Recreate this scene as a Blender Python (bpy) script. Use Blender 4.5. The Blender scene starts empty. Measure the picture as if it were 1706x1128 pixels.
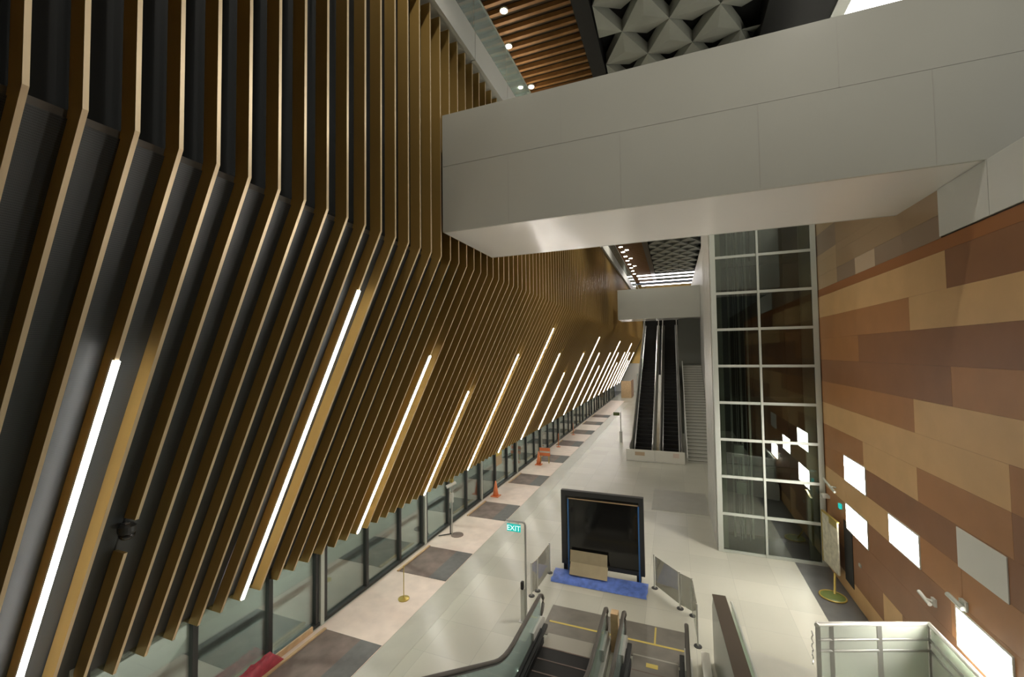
import bpy, math, random
from mathutils import Vector, Matrix
random.seed(7)
S = bpy.context.scene
COL = S.collection
PI = math.pi
H = 7.0

# ------------------------------------------------------------------ materials
def mat(name, col, rough=0.5, metal=0.0, spec=0.5, noise=0.0, nscale=3.0, emit=None, estr=0.0, coat=0.0, bump=0.0, bscale=40.0):
    m = bpy.data.materials.new(name); m.use_nodes = True
    nt = m.node_tree; b = nt.nodes['Principled BSDF']
    c = (col[0], col[1], col[2], 1)
    b.inputs['Base Color'].default_value = c
    b.inputs['Roughness'].default_value = rough
    b.inputs['Metallic'].default_value = metal
    b.inputs['Specular IOR Level'].default_value = spec
    b.inputs['Coat Weight'].default_value = coat
    if emit:
        b.inputs['Emission Color'].default_value = (*emit, 1)
        b.inputs['Emission Strength'].default_value = estr
    tc = nt.nodes.new('ShaderNodeTexCoord')
    if noise:
        n = nt.nodes.new('ShaderNodeTexNoise'); n.inputs['Scale'].default_value = nscale
        n.inputs['Detail'].default_value = 4
        nt.links.new(tc.outputs['Object'], n.inputs['Vector'])
        r = nt.nodes.new('ShaderNodeValToRGB')
        r.color_ramp.elements[0].position = .3; r.color_ramp.elements[1].position = .7
        r.color_ramp.elements[0].color = tuple(max(0, x * (1 - noise)) for x in col) + (1,)
        r.color_ramp.elements[1].color = tuple(min(1, x * (1 + noise)) for x in col) + (1,)
        nt.links.new(n.outputs['Fac'], r.inputs['Fac'])
        nt.links.new(r.outputs['Color'], b.inputs['Base Color'])
    if bump:
        n = nt.nodes.new('ShaderNodeTexNoise'); n.inputs['Scale'].default_value = bscale
        nt.links.new(tc.outputs['Object'], n.inputs['Vector'])
        bp = nt.nodes.new('ShaderNodeBump'); bp.inputs['Strength'].default_value = bump
        nt.links.new(n.outputs['Fac'], bp.inputs['Height']); nt.links.new(bp.outputs['Normal'], b.inputs['Normal'])
    return m

def glass(name, tint, refl=0.12, haze=0.0, hazecol=(.8, .85, .8)):
    m = bpy.data.materials.new(name); m.use_nodes = True
    nt = m.node_tree; nt.nodes.clear()
    o = nt.nodes.new('ShaderNodeOutputMaterial')
    t = nt.nodes.new('ShaderNodeBsdfTransparent'); t.inputs['Color'].default_value = (*tint, 1)
    g = nt.nodes.new('ShaderNodeBsdfGlossy'); g.inputs['Roughness'].default_value = .02
    g.inputs['Color'].default_value = (.95, 1, .97, 1)
    lw = nt.nodes.new('ShaderNodeLayerWeight'); lw.inputs['Blend'].default_value = .35
    mr = nt.nodes.new('ShaderNodeMapRange'); mr.inputs['To Min'].default_value = refl; mr.inputs['To Max'].default_value = .85
    nt.links.new(lw.outputs['Fresnel'], mr.inputs['Value'])
    mx = nt.nodes.new('ShaderNodeMixShader')
    nt.links.new(mr.outputs['Result'], mx.inputs['Fac'])
    nt.links.new(t.outputs[0], mx.inputs[1]); nt.links.new(g.outputs[0], mx.inputs[2])
    last = mx
    if haze:
        d = nt.nodes.new('ShaderNodeBsdfDiffuse'); d.inputs['Color'].default_value = (*hazecol, 1)
        m2 = nt.nodes.new('ShaderNodeMixShader'); m2.inputs['Fac'].default_value = haze
        nt.links.new(mx.outputs[0], m2.inputs[1]); nt.links.new(d.outputs[0], m2.inputs[2]); last = m2
    nt.links.new(last.outputs[0], o.inputs['Surface'])
    return m

def perforated(name, col, hole, rough):
    m = mat(name, col, rough, 0.0, .55)
    nt = m.node_tree; b = nt.nodes['Principled BSDF']; tc = nt.nodes.new('ShaderNodeTexCoord')
    v = nt.nodes.new('ShaderNodeTexVoronoi'); v.inputs['Scale'].default_value = 95; v.inputs['Randomness'].default_value = 0
    nt.links.new(tc.outputs['Object'], v.inputs['Vector'])
    r = nt.nodes.new('ShaderNodeValToRGB'); r.color_ramp.elements[0].position = .3; r.color_ramp.elements[1].position = .36
    r.color_ramp.elements[0].color = (*hole, 1); r.color_ramp.elements[1].color = (*col, 1)
    nt.links.new(v.outputs['Distance'], r.inputs['Fac']); nt.links.new(r.outputs['Color'], b.inputs['Base Color'])
    return m

def tiles(name, col, grout, size, rough, noise=.06):
    m = mat(name, col, rough, 0, .5)
    nt = m.node_tree; b = nt.nodes['Principled BSDF']; tc = nt.nodes.new('ShaderNodeTexCoord')
    k = nt.nodes.new('ShaderNodeTexBrick'); k.offset = 0; k.inputs['Scale'].default_value = 1 / size
    k.inputs['Brick Width'].default_value = 1; k.inputs['Row Height'].default_value = 1
    k.inputs['Mortar Size'].default_value = .004; k.inputs['Bias'].default_value = -.2
    k.inputs['Color1'].default_value = tuple(x * (1 + noise) for x in col) + (1,)
    k.inputs['Color2'].default_value = tuple(x * (1 - noise) for x in col) + (1,)
    k.inputs['Mortar'].default_value = (*grout, 1)
    nt.links.new(tc.outputs['Object'], k.inputs['Vector'])
    n = nt.nodes.new('ShaderNodeTexNoise'); n.inputs['Scale'].default_value = 1.3; n.inputs['Detail'].default_value = 5
    nt.links.new(tc.outputs['Object'], n.inputs['Vector'])
    mx = nt.nodes.new('ShaderNodeMix'); mx.data_type = 'RGBA'; mx.blend_type = 'MULTIPLY'; mx.inputs['Factor'].default_value = .25
    nt.links.new(k.outputs['Color'], mx.inputs['A']); nt.links.new(n.outputs['Color'], mx.inputs['B'])
    r = nt.nodes.new('ShaderNodeValToRGB'); r.color_ramp.elements[0].color = (.7, .7, .7, 1)
    nt.links.new(n.outputs['Fac'], r.inputs['Fac']); nt.links.new(r.outputs['Color'], mx.inputs['B'])
    nt.links.new(mx.outputs['Result'], b.inputs['Base Color'])
    return m

M = {}
M['gold'] = mat('shaded_gold', (.54, .355, .11), .36, .5, noise=.05, nscale=.8)  # fin gold with the shade on the fin sides put into its colour
M['edge'] = mat('lit_gold_edge', (.74, .58, .36), .32, .3, noise=.03, nscale=.8)  # same fin gold lightened, room light on the front edges painted in
M['perf'] = perforated('perforated_charcoal', (.058, .068, .073), (.010, .010, .010), .42)
M['perf_up'] = mat('charcoal_sheet', (.012, .014, .014), .6, 0, .15)
M['black'] = mat('black', (.012, .012, .012), .5)
M['dark'] = mat('dark_grey', (.035, .036, .034), .5)
M['char'] = mat('charcoal_metal', (.05, .052, .05), .4, .4)
M['white'] = mat('white_metal', (.53, .535, .475), .22, 0, .5, noise=.02, nscale=.7)
M['soffit'] = mat('white_gloss_soffit', (.80, .78, .72), .16, 0, .5, noise=.015, nscale=.6)
M['seam'] = mat('seam', (.47, .46, .42), .4)
M['ledge'] = mat('ledge_angle', (.16, .16, .15), .35, .4)
M['paint'] = mat('grey_white_paint', (.66, .66, .61), .45)
M['frame'] = mat('pale_grey_frame', (.50, .53, .47), .38, .15)
M['steel'] = mat('brushed_steel', (.55, .55, .52), .28, .85)
M['steel2'] = mat('satin_steel', (.62, .62, .57), .42, .45)
M['tread'] = mat('escalator_tread', (.018, .017, .016), .45, .3)
M['rubber'] = mat('rubber', (.085, .076, .062), .5)
M['comb'] = mat('comb_plate', (.40, .38, .32), .4, .3)
M['greyrub'] = mat('grey_handrail', (.20, .19, .17), .45)
M['led'] = mat('led_line', (1, 1, 1), .4, emit=(1, .96, .91), estr=22)
M['lit'] = mat('lit_panel', (1, 1, 1), .4, emit=(1, .95, .88), estr=28)
M['down'] = mat('downlight_lens', (1, 1, 1), .4, emit=(1, .86, .68), estr=60)
M['strip'] = mat('ceiling_line', (1, 1, 1), .4, emit=(1, .96, .98), estr=8)
M['sky'] = mat('skylight_panel', (1, 1, 1), .4, emit=(1, .98, .93), estr=6)
M['floor'] = tiles('floor_tiles', (.53, .525, .44), (.44, .43, .37), 1.2, .24)
M['pave'] = tiles('outside_paving', (.20, .20, .18), (.10, .10, .10), 1.0, .5)
M['fl_grey'] = mat('grey_stone', (.235, .23, .21), .3, noise=.08, nscale=2)
M['fl_mid'] = mat('mid_grey_floor', (.40, .395, .34), .3, noise=.06, nscale=2)
M['fl_soft'] = mat('soft_grey_stone', (.46, .455, .385), .3, noise=.05, nscale=2)
M['fl_dark'] = mat('dark_stone', (.10, .10, .095), .28, noise=.15, nscale=3)
M['pinkish'] = mat('protective_sheet', (.74, .62, .53), .4, noise=.08, nscale=2.5)
M['matbrown'] = mat('mat_brown', (.20, .155, .13), .8, noise=.25, nscale=2.2)
M['matgrey'] = mat('mat_grey', (.145, .145, .135), .8, noise=.1, nscale=5)
M['plate'] = mat('landing_plate', (.21, .195, .165), .35, .2, noise=.1, nscale=3)
M['timber'] = mat('raw_timber', (.58, .40, .22), .6, noise=.15, nscale=6)
M['w_tan'] = mat('veneer_tan', (.60, .375, .17), .42, noise=.05, nscale=2)
M['w_org'] = mat('veneer_orange', (.385, .182, .070), .42, noise=.05, nscale=2)
M['w_brn'] = mat('veneer_brown', (.265, .122, .054), .42, noise=.06, nscale=2)
M['w_strip'] = mat('veneer_strip', (.33, .13, .04), .42)
M['w_grey'] = mat('unlit_panel', (.66, .66, .60), .35)
M['p_tan'] = mat('pale_tan', (.48, .34, .19), .3)
M['p_pale'] = mat('pale_cream', (.56, .42, .28), .3)
M['p_brn'] = mat('pale_brown', (.37, .25, .14), .3)
M['p_gry'] = mat('pale_grey_brown', (.31, .22, .15), .3)
M['wood'] = mat('ceiling_timber', (.24, .115, .035), .45, noise=.12, nscale=5)
M['pyr'] = mat('pyramid_grey', (.30, .308, .27), .6, noise=.06, nscale=1)
M['shaft'] = mat('shaft_wall', (.030, .033, .028), .5, noise=.3, nscale=1.4)
M['brown_beam'] = mat('shaft_beam', (.09, .075, .05), .5)
M['g_clear'] = glass('clear_glass', (.86, .93, .88), .06)
M['g_shaft'] = glass('shaft_glass', (.62, .66, .62), .09)
M['g_front'] = glass('facade_glass', (.74, .78, .75), .10)
M['g_rail'] = glass('railing_glass', (.84, .91, .87), .05, .30, (.86, .86, .78))
M['g_bal'] = glass('balustrade_glass', (.82, .90, .87), .08, .25, (.72, .80, .77))
M['g_smoke'] = glass('smoke_glass', (.70, .68, .64), .08, .18, (.6, .56, .5))
M['g_balc'] = glass('balcony_glass', (.80, .90, .88), .25, .22, (.88, .96, .95))  # white haze mixed in stands for bright reflections on this glass
M['board'] = mat('dark_gloss_board', (.012, .012, .011), .10, 0, .6)
M['teal'] = mat('exit_teal', (.0, .33, .30), .4, emit=(.0, .5, .46), estr=.55)
M['teal_t'] = mat('exit_letters', (.8, 1, .97), .4, emit=(.7, 1, .95), estr=.7)
M['blue'] = mat('blue_sheet', (.13, .22, .62), .35, noise=.25, nscale=6, bump=.4, bscale=12)
M['bluet'] = mat('blue_tape', (.05, .17, .42), .4)
M['card'] = mat('cardboard', (.43, .36, .22), .7, noise=.06, nscale=4)
M['yellow'] = mat('yellow_tape', (.60, .47, .12), .5)
M['gpost'] = mat('gold_post', (.5, .38, .10), .35, .6)
M['green'] = mat('green_base', (.10, .13, .03), .45)
M['poster'] = mat('poster', (.58, .55, .42), .5, noise=.2, nscale=7)
M['red'] = mat('red_tarp', (.42, .05, .07), .5, noise=.3, nscale=7, bump=.5, bscale=9)
M['orange'] = mat('orange_plastic', (.75, .22, .08), .45)
M['endwall'] = mat('end_wall', (.80, .78, .70), .5)
M['greywall'] = mat('grey_wall', (.115, .12, .10), .5)
M['stair'] = mat('stair_concrete', (.50, .50, .45), .5)
M['nosing'] = mat('stair_nosing', (.22, .22, .19), .5)
M['brownpanel'] = mat('umber_panel', (.085, .065, .045), .4)
M['greenpanel'] = mat('grey_green_panel', (.46, .47, .40), .3)
M['railsteel'] = mat('rail_steel', (.34, .34, .31), .35, .4)

# ------------------------------------------------------------------ mesh builder
class MB:
    def __init__(s): s.v = []; s.f = []; s.m = []; s.X = None
    def add(s, vs, fs, mi=0):
        o = len(s.v)
        if s.X is not None: vs = [tuple(s.X @ Vector(p)) for p in vs]
        s.v += [tuple(p) for p in vs]
        for f in fs: s.f.append(tuple(i + o for i in f)); s.m.append(mi)
        return s
    def box(s, a, b, mi=0):
        x0, y0, z0 = a; x1, y1, z1 = b
        vs = [(x0,y0,z0),(x1,y0,z0),(x1,y1,z0),(x0,y1,z0),(x0,y0,z1),(x1,y0,z1),(x1,y1,z1),(x0,y1,z1)]
        return s.add(vs, [(0,3,2,1),(4,5,6,7),(0,1,5,4),(1,2,6,5),(2,3,7,6),(3,0,4,7)], mi)
    def prism(s, poly, axis, t0, t1, mi=0):
        # poly: list of 2-D points; axis 0 -> (y,z), 1 -> (x,z), 2 -> (x,y)
        def P(p, t): return {0: (t, p[0], p[1]), 1: (p[0], t, p[1]), 2: (p[0], p[1], t)}[axis]
        n = len(poly)
        vs = [P(p, t0) for p in poly] + [P(p, t1) for p in poly]
        fs = [tuple(range(n - 1, -1, -1)), tuple(range(n, 2 * n))]
        for i in range(n):
            j = (i + 1) % n; fs.append((i, j, n + j, n + i))
        return s.add(vs, fs, mi)
    def strip(s, front, back, y0, y1, mi=0, edge=None):
        # bent fin: front/back are equal-length (x,z) chains, extruded over y (quads only)
        n = len(front)
        for i in range(n - 1):
            q = [front[i], front[i+1], back[i+1], back[i]]
            vs = [(p[0], y0, p[1]) for p in q] + [(p[0], y1, p[1]) for p in q]
            fs = [(0,1,2,3),(7,6,5,4),(2,6,7,3)]
            if i == 0: fs.append((0,3,7,4))
            if i == n - 2: fs.append((1,5,6,2))
            s.add(vs, fs, mi); s.add(vs, [(0,4,5,1)], mi if edge is None else edge)
        return s
    def tube(s, pts, r, seg=10, mi=0, cap=True, flat=1.0):
        pts = [Vector(p) for p in pts]; n = len(pts); rings = []
        up = Vector((0, 0, 1))
        for i, p in enumerate(pts):
            d = (pts[min(i+1, n-1)] - pts[max(i-1, 0)]).normalized()
            a = d.cross(up)
            if a.length < 1e-3: a = d.cross(Vector((0, 1, 0)))
            a.normalize(); b = a.cross(d).normalized()
            rings.append([p + a * (r * math.cos(2*PI*k/seg)) + b * (r * flat * math.sin(2*PI*k/seg)) for k in range(seg)])
        vs = [v for R in rings for v in R]; fs = []
        for i in range(n - 1):
            for k in range(seg):
                fs.append((i*seg+k, i*seg+(k+1)%seg, (i+1)*seg+(k+1)%seg, (i+1)*seg+k))
        if cap: fs.append(tuple(range(seg-1, -1, -1))); fs.append(tuple((n-1)*seg+k for k in range(seg)))
        return s.add(vs, fs, mi)
    def lathe(s, c, prof, seg=20, mi=0):
        n = len(prof); vs = []
        for r, z in prof:
            for k in range(seg):
                vs.append((c[0]+r*math.cos(2*PI*k/seg), c[1]+r*math.sin(2*PI*k/seg), c[2]+z))
        fs = []
        for i in range(n-1):
            for k in range(seg):
                fs.append((i*seg+k, i*seg+(k+1)%seg, (i+1)*seg+(k+1)%seg, (i+1)*seg+k))
        fs.append(tuple(range(seg-1, -1, -1))); fs.append(tuple((n-1)*seg+k for k in range(seg)))
        return s.add(vs, fs, mi)

def wloc(o):
    v = Vector((0, 0, 0))
    while o is not None: v += o.location; o = o.parent
    return v

def obj(name, mb, m, parent=None, bevel=0.0, smooth=False):
    ms = m if isinstance(m, (list, tuple)) else [m]
    if parent is not None: org = wloc(parent)
    else:
        xs = [v[0] for v in mb.v]; ys = [v[1] for v in mb.v]; zs = [v[2] for v in mb.v]
        org = Vector(((min(xs)+max(xs))/2, (min(ys)+max(ys))/2, min(zs)))
    me = bpy.data.meshes.new(name)
    me.from_pydata([(v[0]-org.x, v[1]-org.y, v[2]-org.z) for v in mb.v], [], mb.f)
    for k in ms: me.materials.append(M[k])
    me.polygons.foreach_set('material_index', mb.m)
    if smooth: me.polygons.foreach_set('use_smooth', [True]*len(me.polygons))
    me.validate(); me.update()
    o = bpy.data.objects.new(name, me); COL.objects.link(o)
    if parent is not None: o.parent = parent
    else: o.location = org
    if bevel:
        b = o.modifiers.new('bevel', 'BEVEL'); b.width = bevel; b.segments = 2; b.limit_method = 'ANGLE'
    return o

def tag(o, label, cat, group=None, kind=None):
    o['label'] = label; o['category'] = cat
    if group: o['group'] = group
    if kind: o['kind'] = kind
    return o
def thing(name, label, cat, loc, group=None):
    o = bpy.data.objects.new(name, None); COL.objects.link(o); o.location = loc; o.empty_display_size = .2
    return tag(o, label, cat, group)
def struct(name, mb, m, label, cat, parent=None):
    o = obj(name, mb, m, parent)
    if parent is None: o['kind'] = 'structure'; o['label'] = label; o['category'] = cat
    return o
def structroot(name, loc, label, cat):
    o = bpy.data.objects.new(name, None); COL.objects.link(o); o.location = loc
    o['kind'] = 'structure'; o['label'] = label; o['category'] = cat
    return o

# ------------------------------------------------------------------ camera
def camera():
    yaw, pitch, roll, F = math.radians(21.24), math.radians(2.10), math.radians(-.73), 692.0
    f = Vector((-math.sin(yaw)*math.cos(pitch), math.cos(yaw)*math.cos(pitch), math.sin(pitch)))
    r0 = Vector((math.cos(yaw), math.sin(yaw), 0)); u0 = r0.cross(f)
    r = r0*math.cos(roll) + u0*math.sin(roll); u = r.cross(f)
    cd = bpy.data.cameras.new('camera'); c = bpy.data.objects.new('camera', cd); COL.objects.link(c)
    cd.sensor_fit = 'HORIZONTAL'; cd.sensor_width = 36; cd.lens = F/1706*36; cd.clip_end = 400; cd.clip_start = .05
    mt = Matrix((r, u, -f)).transposed().to_4x4(); mt.translation = (0, 0, H)
    c.matrix_world = mt; S.camera = c
camera()

# ------------------------------------------------------------------ floor, outside, end
Y0, Y1 = -8.0, 78.0
fl = struct('floor', MB().box((-8.75, Y0, -.2), (4.6, Y1, 0)), 'floor', 'pale beige polished stone floor of the long hall', 'floor')
struct('trim_1', MB().box((3.55, 2, 0), (4.5, 16.36, .006)), 'fl_dark', 'dark stone floor strip along the wood panelled wall', 'floor strip')
struct('trim_2', MB().box((-1.1, 19.7, 0), (1.25, 22.6, .006)), 'fl_mid', 'flat grey area of floor in front of the far escalators', 'floor strip')  # thin slab, greyer than the floor tiles around it
struct('trim_3', MB().box((-6.7, 2, 0), (-6.0, 60, .004)), 'fl_soft', 'slightly greyer floor band beside the entrance mats', 'floor strip')
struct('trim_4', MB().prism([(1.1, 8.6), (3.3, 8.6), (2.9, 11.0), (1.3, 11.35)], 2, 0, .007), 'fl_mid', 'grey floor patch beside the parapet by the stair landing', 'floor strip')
struct('trim_5', MB().box((-8.7, 2, 0), (-6.72, 62, .005)), 'pinkish', 'pinkish protective floor covering along the glass front', 'floor strip')
struct('ground', MB().box((-40, Y0, -.25), (-8.76, Y1, -.02)), 'pave', 'grey paving outside the glass front', 'paving')
kb = MB()
for x in (-10.6, -12.2, -15.5): kb.box((x-.22, Y0, -.02), (x, Y1, .1))
struct('kerb', kb, 'dark', 'dark kerb lines on the paving outside the glass', 'kerb')
struct('wall_outside', MB().box((-24, Y0, -.02), (-23.6, Y1, 7)), 'greywall', 'grey wall across the street seen through the glass', 'wall')
ew = structroot('wall_back', (0, 77, 0), 'bright white end wall closing the long hall', 'wall')
obj('wall_face', MB().box((-10, 77, 0), (13, 77.4, 5)), 'endwall', ew)
obj('upper_face', MB().box((-10, 77, 5), (13, 77.4, 19)), 'gold', ew)
obj('doorway', MB().box((-6.2, 76.8, 0), (-4.4, 77, 3.2)), 'frame', ew)
struct('wall_rear', MB().box((-14, -8.3, -.2), (13, -8, 19)), 'greywall', 'grey wall behind the viewpoint', 'wall')

# ------------------------------------------------------------------ left wall: backing panels + fins + light lines
KX, KZ, BX, BZ, TZ = -5.0, 9.30, -8.6, 1.88, 15.05
SL = math.atan2(KX-BX, KZ-BZ)
DEP = .24
def off(x, z, d, low): # offset behind the front line
    return (x-d, z) if not low else (x-d*math.cos(SL), z+d*math.sin(SL))
kk = DEP*math.tan(SL/2)
front = [(KX, TZ), (KX, KZ), (BX, BZ)]
back = [(KX-DEP, TZ), (KX-DEP, KZ+kk), (BX-DEP/math.cos(SL), BZ)]
wl = structroot('wall_left', (-5.3, 35, 2), 'tall dark bent wall behind the gold fins', 'wall')
D2 = DEP+.01; k2 = D2*math.tan(SL/2)
bx = BX-D2/math.cos(SL)
obj('lower_panel', MB().strip([(KX-D2, KZ+k2-.10), (bx, BZ+.05)], [(KX-D2-.2, KZ+k2-.1), (bx-.25, BZ+.05)], Y0, Y1), 'perf', wl)
obj('upper_panel', MB().box((KX-D2-.25, Y0, KZ+k2-.1), (KX-D2-.12, Y1, 15.1)), 'perf_up', wl)
obj('ledge_strip', MB().strip([(KX-D2+.0, KZ+k2-.02), (KX-D2-.03, KZ+k2-.12)], [(KX-D2-.13, KZ+k2-.02), (KX-D2-.13, KZ+k2-.12)], Y0, Y1), 'ledge', wl)
sm = MB()
for i in range(24):
    y = 1.1+i*2.565*1.0
    sm.strip([(KX-D2+.004, KZ+k2-.12), (bx+.004, BZ+.06)], [(KX-D2-.02, KZ+k2-.12), (bx-.02, BZ+.06)], y, y+.02)
obj('panel_joint', sm, 'black', wl)

FW = .044
fin_me = None
ys = [1.31, 1.70, 2.08, 2.48, 2.88, 3.28]
y = 6.24-.4275*6
while y < 73: ys.append(y); y += .4275
FINLAB = 'tall bent gold metal fin on the dark left wall, unbroken from top to bottom'
base_fin = None
for i, y in enumerate(ys):
    if abs(y-3.675) < .01:
        z1, z2 = 4.69, 4.18          # gap in this fin at the dome camera
        def at(z): t = (z-BZ)/(KZ-BZ); return BX+(KX-BX)*t
        bk = lambda z: (at(z)-DEP/math.cos(SL), z)
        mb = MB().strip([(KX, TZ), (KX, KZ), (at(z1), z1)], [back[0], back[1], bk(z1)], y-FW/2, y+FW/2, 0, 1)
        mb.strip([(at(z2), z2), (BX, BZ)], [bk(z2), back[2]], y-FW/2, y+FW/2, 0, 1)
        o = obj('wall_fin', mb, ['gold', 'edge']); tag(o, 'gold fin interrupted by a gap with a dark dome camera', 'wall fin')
        GAP = (at(4.45)-.12, y, 4.43)
        continue
    if base_fin is None:
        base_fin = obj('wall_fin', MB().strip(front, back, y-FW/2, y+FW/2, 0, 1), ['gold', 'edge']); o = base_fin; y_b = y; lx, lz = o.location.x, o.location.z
    else:
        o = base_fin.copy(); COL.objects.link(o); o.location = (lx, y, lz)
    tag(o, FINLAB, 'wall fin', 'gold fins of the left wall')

cam_t = thing('dome_camera', 'small dark dome camera in the gap of a gold fin', 'camera', GAP)
obj('mount', MB().lathe((GAP[0], GAP[1], GAP[2]+.04), [(.10, 0), (.11, .03), (.11, .10), (.08, .13)], 18), 'char', cam_t)
obj('dome', MB().lathe((GAP[0], GAP[1], GAP[2]-.06), [(.02, 0), (.06, .015), (.09, .05), (.10, .10)], 18), 'board', cam_t, smooth=True)
obj('bracket', MB().box((GAP[0]-.24, GAP[1]-.03, GAP[2]+.12), (GAP[0]+.02, GAP[1]+.03, GAP[2]+.18)), 'steel', cam_t)

ORD = ['first', 'second', 'third', 'fourth', 'fifth', 'sixth', 'seventh', 'eighth', 'ninth', 'tenth', 'eleventh', 'twelfth', 'thirteenth', 'fourteenth',
       'fifteenth', 'sixteenth', 'seventeenth', 'eighteenth', 'nineteenth', 'twentieth', 'twenty-first', 'twenty-second']
TOPS = {0: (8.24, 'long'), 1: (6.98, 'medium'), 2: (5.71, 'short'), 3: (6.98, 'medium')}
fx = lambda z: BX+(KX-BX)*(z-BZ)/(KZ-BZ)
nx, nz = math.cos(SL), -math.sin(SL)
for n in range(21):
    k = n-1
    yy = 2.88 if k == -1 else 6.24+3.42*k
    ztop, word = TOPS[k % 4]
    zb = BZ+.02
    t = thing('line_light', f'{word} white glowing light line on a gold fin, {ORD[n]} from the near end', 'light', (fx(zb), yy, zb), 'light lines of the left wall')
    w = .034
    c = lambda z, d: (fx(z)+nx*d, z+nz*d)
    hb = MB()
    for a_, b_ in ((yy-FW/2-.012, yy-FW/2-.001), (yy+FW/2+.001, yy+FW/2+.012)): hb.strip([c(ztop, -.014), c(zb, -.014)], [c(ztop, -.05), c(zb, -.05)], a_, b_)
    obj('housing', hb, 'steel2', t)
    db = MB().strip([c(ztop-.01, .014), c(zb+.01, .014)], [c(ztop-.01, .003), c(zb+.01, .003)], yy-w, yy+w)
    for a_, b_ in ((yy-w, yy-FW/2-.002), (yy+FW/2+.002, yy+w)): db.strip([c(ztop-.01, .003), c(zb+.01, .003)], [c(ztop-.01, -.004), c(zb+.01, -.004)], a_, b_)
    obj('diffuser', db, 'led', t)

# ------------------------------------------------------------------ glass front
for i in range(14):
    ya = -1.22+4.86*i; yb = ya+4.86
    w = structroot(f'window_{i+1}', (-8.8, ya, 0), f'{ORD[i]} full-height glass bay of the street front from the near end', 'window')
    obj('glass', MB().box((-8.86, ya+.12, .08), (-8.84, yb-.08, 2.3)), 'g_front', w)
    obj('sill', MB().box((-8.95, ya, 0), (-8.75, yb, .08)), 'char', w)
    obj('head_rail', MB().box((-8.98, ya, 2.3), (-8.8, yb, 2.75)), 'char', w)
    obj('post', MB().box((-8.86, ya-.03, .0), (-8.72, ya+.09, 2.4)), 'frame', w, .006)
    for q in (0.0, 1.62, 3.24):
        obj('mullion', MB().box((-8.97, ya+.14+q, .06), (-8.78, ya+.24+q, 2.32)), 'char', w)
    obj('mullion', MB().box((-8.97, yb-.14, .06), (-8.78, yb-.05, 2.32)), 'char', w)

# entrance mats with timber edge
for i in range(9):
    ya = 6.55+4.87*i; yb = ya+1.85
    t = thing('entrance_mat', f'rectangular brown and grey entrance mat on the floor, {ORD[i]} from the near end', 'mat', (-7.7, ya+.9, .006), 'entrance mats by the glass front')
    obj('brown_field', MB().box((-8.46, ya, .006), (-7.35, yb, .016)), 'matbrown', t)
    obj('grey_field', MB().box((-7.35, ya, .006), (-6.74, yb, .016)), 'matgrey', t)
    obj('edge_batten', MB().box((-8.53, ya-.02, .006), (-8.46, yb, .05)), 'timber', t)
tag(obj('timber_batten', MB().box((-8.74, 4.2, .006), (-8.70, 8.2, .14)), 'timber'), 'long raw timber batten along the glass behind the red tarpaulin', 'batten')
rt = MB(); N = 14
vs = []; fs = []
for a in range(N):
    for b in range(N):
        u, v = a/(N-1), b/(N-1)
        e = min(u, 1-u, v, 1-v)
        vs.append((-8.69+u*.15, 5.3+v*1.95, .02+min(1, e*6)*(.16+.14*random.random()+.10*v)))
for a in range(N-1):
    for b in range(N-1): fs.append((a*N+b, (a+1)*N+b, (a+1)*N+b+1, a*N+b+1))
rt.add(vs, fs)
tag(obj('tarpaulin', rt, 'red', smooth=True), 'crumpled red tarpaulin lying by the glass at the lower left', 'tarpaulin')

# ------------------------------------------------------------------ right wall
YC = [16.75, 15.98, 14.70, 13.40, 12.12, 10.83, 9.55, 8.30, 7.0, 5.7, 4.4, 1.0]
rows = [  # z0, z1, [(ymin, material)...] from far to near
 (8.73, 8.97, [(-9, 3)]),
 (8.05, 8.73, [(9.55, 0), (-9, 2)]),
 (7.37, 8.05, [(10.83, 1), (-9, 0)]),
 (6.68, 7.37, [(13.40, 1), (-9, 2)]),
 (5.98, 6.68, [(9.55, 2), (-9, 1)]),
 (5.30, 5.98, [(10.83, 1), (-9, 0)]),
 (4.61, 5.30, [(8.30, 0), (-9, 1)]),
 (3.93, 4.61, [(13.40, 1), (10.83, 0), (8.30, 1), (-9, 2)]),
 (3.25, 3.93, [(14.70, 1), (9.55, 2), (-9, 2)]),
 (2.57, 3.25, [(14.70, 0), (12.12, 0), (9.55, 1), (-9, 1)]),
 (1.88, 2.57, [(14.70, 1), (9.9, 2), (-9, 1)]),
 (1.20, 1.88, [(14.70, 1), (-9, 2)]),
 (0.52, 1.20, [(13.40, 2), (12.6, 2), (11.7, 0), (-9, 2)]),
 (0.02, 0.52, [(-9, 0)]),
 (8.97, 9.40, [(14.70, 4), (13.40, 7), (12.25, 5), (-9, 7)]),
 (9.40, 9.85, [(14.70, 4), (-9, 6)]),
 (9.85, 10.08, [(14.70, 4), (-9, 6)]),
 (10.08, 10.76, [(14.70, 7), (-9, 6)]),
 (10.76, 11.44, [(14.70, 4), (13.40, 6), (12.12, 7), (-9, 6)]),
 (11.44, 12.60, [(14.70, 6), (-9, 7)]),
]
wr = structroot('wall_right', (4.6, 9, 0), 'right wall of tan and brown wood veneer panels', 'wall')
pm = MB()
for z0, z1, segs in rows:
    ylim = 1.0 if z1 < 9 else (9.63 if z1 <= 9.86 else 11.25)
    hi = 16.75
    for ym, mi in segs:
        lo = max(ym, ylim)
        if lo >= hi: break
        pm.box((4.5, lo+.002, z0+.0015), (4.56, hi-.002, z1-.0015), mi); hi = lo
obj('veneer_panels', pm, ['w_tan', 'w_org', 'w_brn', 'w_strip', 'p_tan', 'p_pale', 'p_brn', 'p_gry'], wr)
obj('backing', MB().box((4.56, Y0, 0), (4.8, 16.75, 9.85)), 'brownpanel', wr)
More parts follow.
